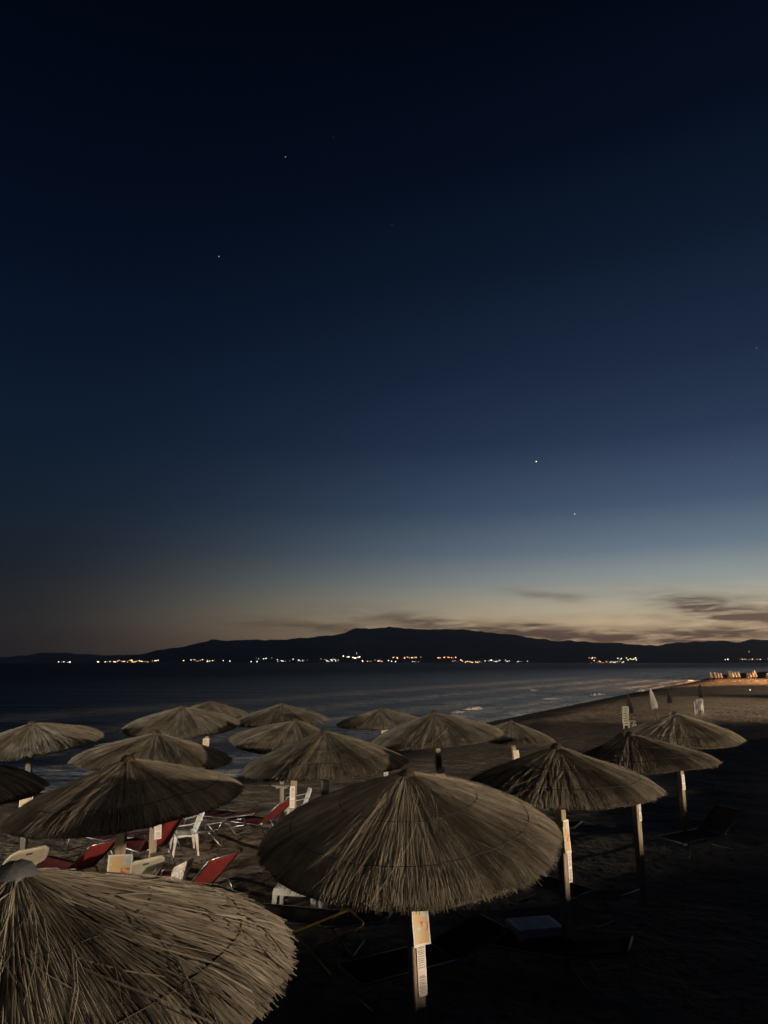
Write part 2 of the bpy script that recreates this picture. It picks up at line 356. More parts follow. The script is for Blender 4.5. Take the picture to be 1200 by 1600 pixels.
o = mb.build('parapet_wall', m_conc); tag(o, 'long low concrete parapet wall along the promenade edge', 'wall')  # wall out of view, course and height shaped to shade the near sand

# ------------------------------------------------------------------ hills across the bay
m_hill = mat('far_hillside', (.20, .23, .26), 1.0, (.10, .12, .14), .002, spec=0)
def hill(prof, Y, depth, name, amp):
    pr = np.array(prof, float); xs = np.arange(pr[0, 0], pr[-1, 0], 2.5); ys = np.interp(xs, pr[:, 0], pr[:, 1]) + np.array([noise.fractal(Vector((x / 26, 0, 5)), 1, 2, 5) * 1.7 for x in xs]); rows = 22; vs = []
    for i, (x, y) in enumerate(zip(xs, ys)):
        top = at_y(x, y, Y); H = top.z
        for j in range(rows):
            v = j / (rows - 1); hgt = math.sin(min(v / .6, 1) * math.pi / 2) if v <= .6 else math.cos((v - .6) / .4 * math.pi / 2)
            yy = Y + (v - .6) * depth; nn = noise.fractal(Vector((top.x / 420, yy / 420, 3.3)), 1, 2, 6) * amp
            vs.append((top.x * yy / Y, yy, max(-3, H * hgt + nn * (.12 + (1 - abs(v - .6)) * .5 if 0 < v < 1 else 0))))
    fs = [(i * rows + j, (i + 1) * rows + j, (i + 1) * rows + j + 1, i * rows + j + 1) for i in range(len(xs) - 1) for j in range(rows - 1)]
    mb = MB(); mb.add(vs, fs, 0, True); o = mb.build(name, m_hill); o['kind'] = 'structure'; return o
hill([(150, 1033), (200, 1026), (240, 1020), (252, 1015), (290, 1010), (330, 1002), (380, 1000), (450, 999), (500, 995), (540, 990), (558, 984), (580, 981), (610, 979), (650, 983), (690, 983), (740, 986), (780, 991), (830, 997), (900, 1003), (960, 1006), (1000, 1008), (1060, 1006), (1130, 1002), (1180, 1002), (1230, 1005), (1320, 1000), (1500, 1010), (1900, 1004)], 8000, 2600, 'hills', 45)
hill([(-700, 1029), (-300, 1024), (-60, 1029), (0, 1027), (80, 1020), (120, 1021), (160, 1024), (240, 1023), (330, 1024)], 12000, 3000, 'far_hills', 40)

# lights of the towns on the far shore
LM = {k: emission('lamp_glow_' + k, c, 4.5) for k, c in {'white': (1, .86, .66), 'gold': (1, .68, .28), 'orange': (1, .36, .15), 'pale': (.75, .75, .66), 'green': (.6, 1, .7)}.items()}
def ball(r, name, m):
    mb = MB(); t_ = (1 + 5 ** .5) / 2
    vs = [Vector(v).normalized() * r for v in [(-1, t_, 0), (1, t_, 0), (-1, -t_, 0), (1, -t_, 0), (0, -1, t_), (0, 1, t_), (0, -1, -t_), (0, 1, -t_), (t_, 0, -1), (t_, 0, 1), (-t_, 0, -1), (-t_, 0, 1)]]
    fs = [(0, 11, 5), (0, 5, 1), (0, 1, 7), (0, 7, 10), (0, 10, 11), (1, 5, 9), (5, 11, 4), (11, 10, 2), (10, 7, 6), (7, 1, 8), (3, 9, 4), (3, 4, 2), (3, 2, 6), (3, 6, 8), (3, 8, 9), (4, 9, 5), (2, 4, 11), (6, 2, 10), (8, 6, 7), (9, 8, 1)]
    mb.add(vs, fs, 0, True); return mb.build(name, m)
protos = {}
rl = random.Random(21)
def town(x0, x1, y0, y1, cnt, cols, label, group, s0=.45, s1=1.0):
    for i in range(cnt):
        c = rl.choice(cols)
        if c not in protos:
            o = ball(4.3, 'town_light', LM[c]); protos[c] = o
        else:
            o = protos[c].copy(); col.objects.link(o)
        x = x0 + (x1 - x0) * (rl.random() if rl.random() < .35 else (i + rl.random()) / cnt); y = rl.uniform(y0, y1)
        o.location = at_y(x, y, 6300); sc_ = rl.uniform(s0 * .6, s1 * 1.1) if rl.random() < .8 else s1; o.scale = (sc_, sc_, sc_)
        tag(o, label, 'light', group)
G = 'lights of the towns across the bay'
town(90, 114, 1034, 1034.8, 6, ['white', 'pale'], 'small white light of the leftmost short row across the bay', G + ', leftmost short row')
town(150, 180, 1033, 1034.5, 9, ['gold', 'white'], 'golden light at the near end of the long golden row across the bay', G + ', start of the golden row')
town(178, 248, 1031.3, 1034.5, 34, ['gold', 'gold', 'white', 'orange'], 'light in the dense golden row on the far shore at left', G + ', dense golden row')
town(282, 336, 1030.5, 1034, 16, ['white', 'pale', 'gold'], 'pale light of the small village right of the dense golden row', G + ', village right of the golden row')
town(344, 362, 1032, 1033, 3, ['pale'], 'faint light between two villages where the left hill starts to rise', G + ', faint lights')
town(400, 426, 1028, 1030, 6, ['green', 'gold', 'pale'], 'greenish or gold light of the higher short row below the left slope', G + ', higher short row')
town(392, 408, 1033, 1034, 3, ['pale'], 'faint light at the water under the higher short row', G + ', faint row at the water')
town(430, 482, 1030, 1034, 14, ['pale', 'pale', 'white'], 'pale light of the scattered village left of the stepped town', G + ', scattered pale village')
town(496, 532, 1029, 1034, 14, ['pale', 'white', 'gold'], 'light of the village directly left of the stepped bright town', G + ', village below the hill shoulder')
town(536, 562, 1025, 1029, 10, ['white', 'orange', 'gold'], 'bright light of the stepped town under the summit', G + ', stepped bright town', .7, 1.2)
town(556, 558, 1020, 1022, 2, ['white'], 'light on the small tower that tops the stepped town', G + ', tower top')
town(566, 602, 1031.5, 1034, 10, ['white', 'orange'], 'white light at the water right of the stepped town', G + ', waterfront right of the stepped town')
town(611, 662, 1026.3, 1028.5, 15, ['orange', 'orange', 'gold'], 'orange light of the long orange row under the summit', G + ', long orange row')
town(604, 625, 1032, 1034, 4, ['pale', 'orange'], 'small light at the water beneath the long orange row', G + ', under the orange row')
town(640, 656, 1033, 1034, 3, ['pale'], 'faint light at the water beneath the right end of the long orange row', G + ', under the orange row end')
town(684, 716, 1026.5, 1028.5, 10, ['orange', 'orange', 'gold'], 'orange light of the second, shorter orange row', G + ', second orange row')
town(700, 724, 1030, 1034, 6, ['pale', 'orange'], 'light below and right of the second orange row', G + ', below the second orange row')
town(726, 752, 1033, 1035.3, 10, ['white', 'gold'], 'golden white light of the low row in the middle of the bay', G + ', low middle row')
town(752, 800, 1030.5, 1034, 15, ['pale', 'white', 'gold'], 'light of the thin row sloping up right of the low middle row', G + ', thin sloping row')
town(806, 828, 1033, 1035, 4, ['white', 'pale'], 'small light that ends the middle town on its right', G + ', right end of the middle town')
town(916, 930, 1027, 1029, 6, ['orange', 'white'], 'reddish light of the upper left cluster in the right-hand town', G + ', right-hand town, upper left')
town(924, 976, 1032, 1037, 21, ['white', 'orange', 'pale'], 'light in the lower band of the right-hand town', G + ', right-hand town, lower band')
town(960, 998, 1027.5, 1032, 14, ['green', 'gold', 'white'], 'light in the upper band of the right-hand town', G + ', right-hand town, upper band')
town(988, 1006, 1035, 1039, 4, ['white'], 'white light at the water right of the right-hand town', G + ', right-hand town, water end')
town(1028, 1044, 1037.5, 1038.5, 3, ['white'], 'white light of the tight pair of spots left of the last low row', G + ', pair of spots')
town(1053, 1074, 1037, 1039, 8, ['white'], 'bright white light of the last low row before the beach', G + ', last low row', .7, 1.1)
town(1127, 1138, 1030, 1031, 3, ['white'], 'white light above the far closed parasols, left spots of the upper row', G + ', above the parasols')
town(1128, 1150, 1037, 1038, 6, ['white', 'orange'], 'light of the lower row over the far closed parasols', G + ', lower row over the parasols')
town(1153, 1200, 1029.6, 1031, 9, ['white', 'orange'], 'light of the upper row at the right edge above the beach', G + ', upper row at the right edge')
town(1170, 1171, 1018, 1019, 2, ['pale'], 'single dim light high on the right hillside', G + ', single on the hillside', .3, .4)
# stars
for (x, y, r, c, lb) in [(838, 721, 26, (1, .80, .55), 'brightest star, warm white, above the right part of the hills'),
                         (898, 803, 17, (.9, .92, 1), 'second brightest star, below and right of the brightest one'),
                         (342, 401, 16, (.85, .9, 1), 'small white star alone in the left half of the dark sky'),
                         (446, 245, 16, (.85, .9, .95), 'small star highest in the dark sky, left of centre'),
                         (1144, 713, 13, (.8, .8, .9), 'faint star near the right edge level with the brightest star'),
                         (1039, 738, 11, (.7, .7, .8), 'very faint star between the brightest star and the right edge'),
                         (1182, 544, 12, (.7, .75, .85), 'faint star at the right edge halfway up the sky'),
                         (613, 352, 10, (.6, .65, .8), 'very faint star in the upper middle of the sky'),
                         (677, 754, 10, (.6, .65, .8), 'very faint star left of the brightest star and lower'),
                         (1063, 899, 12, (.8, .85, .9), 'faint star in the pale band just above the right-hand clouds'),
                         (521, 214, 9, (.5, .55, .7), 'very faint star right of and above the highest clear star')]:
    o = ball(r * (.85 if r > 20 else .8 if r == 17 else .64), 'star', emission('star_glow', c, 4.5 if r > 16 else 3.2)); o.location = Vector((0, 0, CAMZ)) + ray(x, y) * 30000; tag(o, lb, 'star', 'stars in the evening sky')

# ------------------------------------------------------------------ straw umbrellas
def thatch_mesh(h, R, t, n_reeds, seed, w0=.009, quality=True):
    """thick cone core plus individual reed strips laid down its slope"""
    rnd = random.Random(seed); vs = []; fs = []; mi = []; tint = []
    na, nr = 72, 9; base_t = rnd.uniform(.78, 1.02)
    def surf(r, a):
        lump = noise.noise(Vector((math.cos(a) * 2.3, math.sin(a) * 2.3, seed * 1.7 + r))) * .018 * min(1, r / .4)
        groove = noise.noise(Vector((math.cos(a) * 9, math.sin(a) * 9, seed))) * .012 * min(1, r / .4)
        droop = -.03 * max(0, r / R - .82) / .18 * (r / R)
        belly = .008 * math.sin(min(1, r / R) * math.pi)
        return -h * (r / R) + belly + lump + groove + droop
    # core top and underside
    for k in range(nr + 1):
        r = R * .97 * k / nr
        for j in range(na):
            a = j * 2 * math.pi / na; vs.append((r * math.cos(a), r * math.sin(a), surf(r, a) - .012)); tint.append(.7)
    for k in range(nr + 1):
        r = R * .97 * k / nr
        for j in range(na):
            a = j * 2 * math.pi / na; vs.append((r * math.cos(a), r * math.sin(a), surf(r, a) - .02 - t * (.5 + .4 * k / nr))); tint.append(.5)
    for k in range(nr):
        for j in range(na):
            a, b2 = k * na + j, k * na + (j + 1) % na
            fs.append((a, a + na, b2 + na, b2)); mi.append(0)
            o_ = (nr + 1) * na; fs.append((o_ + a, o_ + b2, o_ + b2 + na, o_ + a + na)); mi.append(0)
    for j in range(na):
        a, b2 = nr * na + j, nr * na + (j + 1) % na; o_ = (nr + 1) * na
        fs.append((a, o_ + a, o_ + b2, b2)); mi.append(0)
    # reeds
    for i in range(n_reeds):
        q = i / n_reeds
        a = rnd.uniform(0, 2 * math.pi)
        layer = rnd.random()
        if layer < .16: r0 = rnd.uniform(.01, .06); L = rnd.uniform(.25, .5)
        elif layer < .46: r0 = rnd.uniform(.1, .45) * R; L = rnd.uniform(.35, .65)
        else: r0 = rnd.uniform(.3, .84) * R; L = rnd.uniform(.35, .7)
        r1 = r0 + L
        lim = R * (1.0 + rnd.gauss(0, .012) + .032 * noise.noise(Vector((math.cos(a) * 4, math.sin(a) * 4, seed))))
        if r1 > lim: r1 = lim; r0 = min(r0, r1 - .15)
        stray = rnd.random() < (.025 if quality else .008)
        sk = rnd.gauss(0, .035) + (rnd.gauss(0, .25) if stray else 0)
        sk += .08 * noise.noise(Vector((math.cos(a) * 5, math.sin(a) * 5, seed + 9)))
        da = sk * L / max(.25, (r0 + r1) / 2)
        w = w0 * rnd.uniform(.6, 1.5)
        lift = rnd.uniform(0, .010 if quality else .0055) + (rnd.uniform(.01, .04) if stray else 0)
        bowl = rnd.gauss(.003, .006)
        cl = noise.noise(Vector((math.cos(a) * 14, math.sin(a) * 14, seed + r0 * 2)))          # clumps of greyer or darker straw
        tn = max(.22, min(1.75, base_t + .22 * noise.noise(Vector((r0 * math.cos(a) * 2.2, r0 * math.sin(a) * 2.2, seed * 3.1))) + cl * (.75 if quality else .55) + rnd.gauss(0, .20 if quality else .13))) * (1.45 if rnd.random() < .035 else 1)
        hue = rnd.gauss(0, .05)
        ns = 3; b0 = len(vs)
        tp = rnd.uniform(.35, .8)
        for k in range(ns + 1):
            u = k / ns; r = r0 + (r1 - r0) * u; aa = a + da * (u - .5)
            zz = surf(r, aa) + lift * (.3 + .7 * u) + bowl * math.sin(u * math.pi)
            ww = w * (1 - (1 - tp) * u)
            if r > R * .93: zz -= (r / R - .93) * .18
            ta = Vector((-math.sin(aa), math.cos(aa), 0)); c = Vector((r * math.cos(aa), r * math.sin(aa), zz))
            vs.append(tuple(c - ta * ww / 2 - Vector((0, 0, ww * .35)))); vs.append(tuple(c + Vector((0, 0, ww * .15)))); vs.append(tuple(c + ta * ww / 2 - Vector((0, 0, ww * .35))))
            tint += [tn + hue * 0] * 3
        for k in range(ns):
            o_ = b0 + k * 3; fs.append((o_, o_ + 3, o_ + 4, o_ + 1)); fs.append((o_ + 1, o_ + 4, o_ + 5, o_ + 2)); mi += [1, 1]
    # hanging fringe under the rim
    for i in range(int(n_reeds * .22)):
        a = rnd.uniform(0, 2 * math.pi); r = R * rnd.uniform(.93, 1.0); z0 = surf(r, a); w = w0 * rnd.uniform(.6, 1.4); dz = t * rnd.uniform(.4, 1.15); b0 = len(vs)
        tn = max(.25, .7 + rnd.gauss(0, .25)); ta = Vector((-math.sin(a), math.cos(a), 0)); rd = Vector((math.cos(a), math.sin(a), 0)); p0 = rd * (r - .05) + Vector((0, 0, z0 - .01)); p1 = rd * (r + rnd.uniform(-.01, .022)) + Vector((0, 0, z0 - dz))
        for p_, ww in ((p0, w), (p1, w * .6)):
            vs.append(tuple(p_ - ta * ww / 2)); vs.append(tuple(p_ + ta * ww / 2)); tint += [tn] * 2
        fs.append((b0, b0 + 2, b0 + 3, b0 + 1)); mi.append(1)
    me = bpy.data.meshes.new('thatch_canopy'); me.from_pydata(vs, [], fs); me.materials.append(m_thatch); me.materials.append(m_reed)
    me.polygons.foreach_set('material_index', mi); ca = me.color_attributes.new('tint', 'FLOAT_COLOR', 'POINT')
    rr = random.Random(seed + 5); arr = np.ones((len(vs), 4), np.float32); T = np.array(tint, np.float32); arr[:, 0] = T; arr[:, 1] = T * .985; arr[:, 2] = T * .95
    ca.data.foreach_set('color', arr.ravel()); me.update(); me['surf'] = 1
    return me, surf

def R_to(v):       # rotation taking +z to v
    return Vector((0, 0, 1)).rotation_difference(Vector(v).normalized()).to_matrix().to_4x4()

def poster_mb(w, h, seed, tear=True):
    """printed sheet, slightly curled: white border, orange picture, blue corner, red flecks"""
    rnd = random.Random(seed); mb = MB(); nx, nz = 30, 42
    def pt(i, j, off):
        u = i / nx; v = j / nz; x = (u - .5) * w; z_ = (v - .5) * h + (.03 * w * (u - .5) if j == 0 or j == nz else 0)
        return (x, -off - .012 * (u * 2 - 1) ** 2 - (.02 * (1 - v) ** 2 if tear else 0), z_)
    for off, flip in ((0.0, False), (-.004, True)):
        vs = [pt(i, j, off) for i in range(nx + 1) for j in range(nz + 1)]; b0 = len(mb.v); mb.v += vs
        for i in range(nx):
            for j in range(nz):
                a = b0 + i * (nz + 1) + j; q = (a, a + nz + 1, a + nz + 2, a + 1)
                m = 0
                if not flip and 1 < i < nx - 2 and 1 < j < nz - 2:
                    m = 1
                    nn = noise.noise(Vector((i * .16 + seed * 3, j * .16, 1)))
                    if i > nx * .62 and j > nz * .62 and nn > -.35: m = 2
                    elif i > nx * .5 and abs(j - nz * .42) < 5 and nn > .12: m = 3
                    elif nn < -.45: m = 2
                    elif nn > .55: m = 3
                mb.f.append(q[::-1] if flip else q); mb.m.append(m); mb.sm.append(True)
    return mb
def notice_mb(w, h, seed):
    rnd = random.Random(seed); mb = MB(); mb.box((0, 0, 0), (w, .004, h))
    z_ = h * .42; k = 0
    while z_ > -h * .44:
        if -.13 * h < z_ < -.02 * h and k: z_ -= .022 * h; continue
        ww = w * rnd.uniform(.5, .78); mb.box((rnd.uniform(-.02, .02) * w, -.003, z_), (ww, .003, h * .012), 1); z_ -= h * rnd.uniform(.024, .045); k += 1
    return mb

# key: apex px, py, ray depth, tilt x, tilt y, cone height, rim thickness
UM = {'U0': (-96, 1176, 8.3, 0, 0, .41, .08), 'U1': (50, 1130, 12.75, -0.085, -0.096, 0.34, 0.06), 'U2': (285, 1105, 14.99, -0.014, -0.095, 0.35, 0.07), 'U3': (245, 1146, 11.08, 0.040, 0.0, 0.36, 0.05),
      'U4': (200, 1186, 7.59, -0.085, -0.04, 0.42, 0.05), 'U5': (328, 1096, 22.23, -0.001, -0.032, 0.39, 0.06), 'U6': (440, 1100, 17.93, -0.024, -0.026, 0.39, 0.05), 'U7': (462, 1126, 13.60, 0.098, -0.042, 0.40, 0.08),
      'U8': (508, 1143, 10.43, -0.047, -0.009, 0.44, 0.05), 'U9': (596, 1107, 18.81, -0.027, -0.017, 0.36, 0.06), 'U10': (678, 1114, 12.79, -0.090, -0.028, 0.40, 0.04), 'U11': (799, 1127, 19.96, 0.034, -0.005, 0.44, 0.08),
      'U12': (870, 1167, 8.83, -0.024, 0.001, 0.46, 0.04), 'U13': (985, 1148, 10.99, -0.077, 0.058, 0.42, 0.03), 'U14': (1055, 1115, 14.31, -0.037, -0.030, 0.45, 0.07),
      'U15': (635, 1207, 5.75, -0.049, -0.127, 0.46, 0.07), 'U16': (25, 1362, 3.05, -0.081, 0.013, 0.43, 0.07)}
# point the pole passes through (photo px), post yaw, poster (px, py, w, h) / None, notice (px, py, w, h) / None, shelf z / None
PO = {'U0': ((-100, 1400), .3, None, None, None), 'U1': ((38, 1320), .15, (44, 1245, .23, .30), (46, 1259, .10, .12), None), 'U2': ((276, 1200), .4, None, None, None),
      'U3': ((238, 1365), .5, None, (247, 1296, .11, .28), None), 'U4': ((184, 1370), .1, (190, 1356, .26, .29), None, None), 'U5': ((318, 1205), .4, (322, 1162, .20, .34), None, .12),
      'U6': ((441, 1240), .3, None, None, .50), 'U7': ((458, 1260), .45, None, (457, 1244, .10, .40), None), 'U8': ((508, 1430), .3, None, None, None),
      'U9': ((603, 1210), .3, (601, 1144, .19, .26), (603, 1208, .13, .14), None), 'U10': ((688, 1215), .3, (688, 1209, .17, .22), None, None), 'U11': ((806, 1200), .3, (806, 1181, .18, .30), None, None),
      'U12': ((884, 1420), .75, (881, 1305, .13, .38), (889, 1352, .085, .40), None), 'U13': ((999, 1330), .6, None, (998, 1268, .06, .26), None), 'U14': ((1069, 1280), .55, None, (1066, 1222, .10, .30), None),
      'U15': ((655, 1580), .42, (655, 1441, .15, .31), (658, 1510, .078, .40), None), 'U16': ((90, 2400), .3, None, None, None)}
LB = {'U0': 'straw umbrella cut off by the left edge, only its right rim showing', 'U1': 'pale straw umbrella against the dark sea at the far left, second row', 'U2': 'evenly lit pale straw umbrella tipped to the right, upper left against the sea',
      'U3': 'flat dim straw umbrella just behind and above the broad left one', 'U4': 'broad dark straw umbrella at left above the red loungers', 'U5': 'tiny farthest straw umbrella peeking out behind the tipped pale one',
      'U6': 'small pale straw umbrella nearest the water, left of centre', 'U7': 'straw umbrella tucked behind the left slope of the wide middle one', 'U8': 'wide straw umbrella in the middle, right behind the big front one',
      'U9': 'small straw umbrella in the centre against the sea, lit poster on its pole', 'U10': 'dark straw umbrella right of centre with the surf behind it', 'U11': 'small low dark straw umbrella standing on the sand near the water, right of centre',
      'U12': 'large dark straw umbrella to the right behind the front one, poster on its lit pole', 'U13': 'straw umbrella at right with pale ridge and lit right edge, nearer of the last two', 'U14': 'rightmost straw umbrella, farther of the last two, in front of closed parasols',
      'U15': 'big front straw umbrella in the centre with yellow poster on its pole', 'U16': 'nearest straw umbrella filling the lower left corner, coarse reeds and grey cap'}
variants = {}
uroot = {}
for ui, (k, (ax, ay, dep, tx, ty, h, t_)) in enumerate(UM.items()):
    A = Vector((0, 0, CAMZ)) + ray(ax, ay) * dep
    q = at_y(*PO[k][0], A.y); z0 = gz(A.x, A.y)
    dirn = (A - q); slope = dirn.x / dirn.z
    base = Vector((A.x - slope * (A.z - z0), A.y, z0 - .25))
    if k == 'U16': base = Vector((A.x + .02, A.y, z0 - .25))
    root = empty('straw_umbrella', base, 0, LB[k], 'beach umbrella', 'straw umbrellas on the beach'); uroot[k] = root
    # thatch
    nre, w0 = {'U16': (13000, .0085), 'U15': (26000, .0047), 'U4': (14000, .0065), 'U12': (14000, .0065), 'U8': (11000, .0075)}.get(k, (8000, .0085))
    me, surf = thatch_mesh(h, 1.25 if k != 'U16' else 1.222, t_, nre, ui + 1, w0, k == 'U16')
    o = bpy.data.objects.new('thatch_canopy', me); col.objects.link(o); o.parent = root
    Mt = Matrix.Translation(A - base) @ R_to((tx, ty, 1)); o.matrix_local = Mt
    # binding wires
    if k in ('U16', 'U15', 'U4', 'U12', 'U8', 'U13', 'U14'):
        for rr in (.47, .80):
            mb = MB(); pts = []
            for j in range(90):
                a = j / 90 * 2 * math.pi; r = 1.25 * (rr + .012 * noise.noise(Vector((math.cos(a) * 2, math.sin(a) * 2, ui + rr)))); pts.append((r * math.cos(a), r * math.sin(a), surf(r, a) + .012))
            mb.tube(pts, .0028, 4, closed=True); w = mb.build('binding_wire', m_wire, root); w.matrix_local = Mt
    # cap / tuft
    mb = MB(); rc = .085 if k != 'U16' else .095; nn_ = 18; vs = [(0, 0, .035)]; 
    for q_, (rr, zz) in enumerate(((.35, .03), (.75, .012), (1.0, -.03), (.98, -.06))):
        vs += [(rc * rr * math.cos(j * 2 * math.pi / nn_) * (1 + .05 * math.sin(j * 3)), rc * rr * math.sin(j * 2 * math.pi / nn_), zz + .004 * math.sin(j * 5)) for j in range(nn_)]
    fs = [(0, 1 + j, 1 + (j + 1) % nn_) for j in range(nn_)] + [(1 + q_ * nn_ + j, 1 + (q_ + 1) * nn_ + j, 1 + (q_ + 1) * nn_ + (j + 1) % nn_, 1 + q_ * nn_ + (j + 1) % nn_) for q_ in range(3) for j in range(nn_)]
    mb.add(vs, fs, 0, True); c = mb.build('cap', m_cap if k in ('U16', 'U14') else m_thatch, root); c.matrix_local = Mt @ Matrix.Translation((0, 0, .012 if k != 'U15' else -.01))
    # pole
    top = A - base - Vector((0, 0, .03)); L = top.length; mb = MB(); mb.box((0, 0, L / 2), (.10, .10, L), bev=.008)
    p = mb.build('pole', m_pole if k not in ('U1', 'U8', 'U6') else m_pole_b, root)
    yaw = PO[k][1]; Mp = R_to(top) @ Matrix.Rotation(yaw, 4, 'Z'); p.matrix_local = Mp
    # four brace arms from the pole to the rim, under the thatch
    def on_pole(px, py, w, hh, mbp, name, mats, off):
        # height on pole whose image row is py
        lo, hi = 0, L
        cd = Vector((0, 0, 0))
        tgt = py; best = None
        for s_ in range(201):
            P_ = base + top * (s_ / 200); dx = P_ - Vector((0, 0, CAMZ)); fw = dx.y * math.cos(PITCH) + dx.z * math.sin(PITCH); up = -dx.y * math.sin(PITCH) + dx.z * math.cos(PITCH)
            yy = 800 - FPX * up / fw
            if best is None or abs(yy - tgt) < best[0]: best = (abs(yy - tgt), s_ / 200, 600 + FPX * dx.x / fw, fw)
        s_ = best[1]; shift = (px - best[2]) * best[3] / FPX / max(.4, math.cos(yaw))
        shift = max(-.05, min(.07, shift - math.sin(yaw) * .05))
        ob = mbp.build(name, mats, root); ob.matrix_local = Mp @ Matrix.Translation((shift, -.05 - off, L * s_)); return ob
    if PO[k][2]:
        px, py, w, hh = PO[k][2]; on_pole(px, py, w, hh, poster_mb(w, hh, ui), 'poster', [m_posb, m_post, m_blue, m_red], .006)
    if PO[k][3]:
        px, py, w, hh = PO[k][3]; on_pole(px, py, w, hh, notice_mb(w, hh, ui), 'notice', [m_paper, m_ink], .005)
    if PO[k][4] is not None:
        mb = MB(); zz = PO[k][4] - base.z; nn_ = 20; r = .27
        vs = [(r * math.cos(j * 2 * math.pi / nn_), r * math.sin(j * 2 * math.pi / nn_), z_) for z_ in (-.018, .012) for j in range(nn_)]
        mb.add(vs, [tuple(range(nn_ - 1, -1, -1)), tuple(range(nn_, 2 * nn_))] + [(j, (j + 1) % nn_, nn_ + (j + 1) % nn_, nn_ + j) for j in range(nn_)])
        mb.box((0, .0, -.06), (.3, .05, .07)); s = mb.build('shelf', m_pole_b, root); s.matrix_local = Matrix.Translation(top * (zz / top.z))
    for j in range(6):
        mb = MB(); a = j * math.pi / 3 + .3; mb.tube([(.05 * math.cos(a), .05 * math.sin(a), -.12 - t_), (1.1 * math.cos(a), 1.1 * math.sin(a), -h * .88 - t_ - .04)], .016, 5); rb = mb.build('rib', m_pole_b, root); rb.matrix_local = Mt

# ------------------------------------------------------------------ furniture
def lounger(name, label, cat, group, fabric, tube, back=50, legs=True):
    """folding tube sun lounger; head at +x end, lies along x, origin on the sand under its middle"""
    root = empty(name, (0, 0, 0), 0, label, cat, group)
    W = .29; H = .32; xh = .25; xf = -.95; bl = .78; ba = R_(back)
    bx = xh + bl * math.cos(ba); bz = H + bl * math.sin(ba)
    mb = MB(); mb.tube([(xh + .1, -W, H), (xf, -W, H), (xf - .04, -W + .05, H), (xf - .04, W - .05, H), (xf, W, H), (xh + .1, W, H)], .014, 6); mb.tube([(xh, -W, H), (xh, W, H)], .012, 6); mb.build('frame', tube, root)
    mb = MB(); mb.tube([(xh, -W, H), (bx - .03, -W, bz - .03), (bx, -W + .05, bz), (bx, W - .05, bz), (bx - .03, W, bz - .03), (xh, W, H)], .014, 6)
    mb.tube([(xh + .35 * math.cos(ba), -W, H + .35 * math.sin(ba)), (xh + .45, -W, H - .02)], .008, 5); mb.tube([(xh + .35 * math.cos(ba), W, H + .35 * math.sin(ba)), (xh + .45, W, H - .02)], .008, 5)
    mb.build('back_frame', tube, root)
    if fabric:
        g = [[(xf + (xh - xf) * i / 9, -W + 2 * W * j / 6, H + .004 - .03 * math.sin(math.pi * j / 6) * math.sin(math.pi * min(1, i / 9))) for j in range(7)] for i in range(10)]
        mb = MB(); mb.slab(g, .008); mb.build('seat_fabric', fabric, root)
        g = [[(xh + bl * u * math.cos(ba) + .03 * math.sin(ba) * math.sin(math.pi * j / 6) * math.sin(math.pi * u), -W + 2 * W * j / 6, H + bl * u * math.sin(ba) - .03 * math.cos(ba) * math.sin(math.pi * j / 6) * math.sin(math.pi * u) + .006) for j in range(7)] for u in [q / 7 for q in range(8)]]
        mb = MB(); mb.slab(g, .008); mb.build('backrest_fabric', fabric, root)
    for x0, x1 in ((xf + .25, xf + .12), (xh + .05, xh + .32)):
        mb = MB(); mb.tube([(x0, -W, H), (x1, -W + .01, .03), (x1 + .02, -W + .05, .012), (x1 + .02, W - .05, .012), (x1, W - .01, .03), (x0, W, H)], .012, 6); mb.build('leg', tube, root)
    return root
def plastic_lounger(label, group, back=45, m=None, name='plastic_lounger'):
    root = empty(name, (0, 0, 0), 0, label, 'sun lounger', group); m = m or m_cream; W = .33; H = .30; xh = .25; xf = -1.0; bl = .78; ba = R_(back)
    g = [[(xf + (xh - xf) * i / 8, -W * (1 if 0 < i < 8 else .9) + 2 * W * (1 if 0 < i < 8 else .9) * j / 4, H) for j in range(5)] for i in range(9)]
    mb = MB(); mb.slab(g, .03); [mb.box((xf + .12 + i * .13, 0, H + .019), (.035, W * 1.7, .012)) for i in range(9)]; mb.build('bed', m, root)
    us = [0, .15, .35, .55, .75, .9, 1.0]; wd = [1, 1, 1, 1, .97, .88, .62]
    g = [[(xh + bl * u * math.cos(ba), -W * w + 2 * W * w * j / 6, H + .01 + bl * u * math.sin(ba)) for j in range(7)] for u, w in zip(us, wd)]
    mb = MB(); mb.slab(g, .022)
    hx = Matrix.Rotation(-ba, 3, 'Y'); c = Vector((xh + bl * .86 * math.cos(ba), 0, H + .01 + bl * .86 * math.sin(ba)))
    mb.box(c, (.04, .10, .030), 1, rot=hx, bev=.004)
    mb.build('backrest', [m, m_canvd], root)
    for x in (xf + .15, xh):
        for s in (-1, 1):
            mb = MB(); mb.box((x, s * (W - .04), (H - .016) / 2), (.07, .05, H - .016), bev=.006); mb.build('leg', m, root)
    for s in (-1, 1):
        mb = MB(); mb.box((xf / 2 + .1, s * (W + .004), H - .03), (1.15, .03, .055), bev=.005); mb.build('side_rail', m, root)
    return root
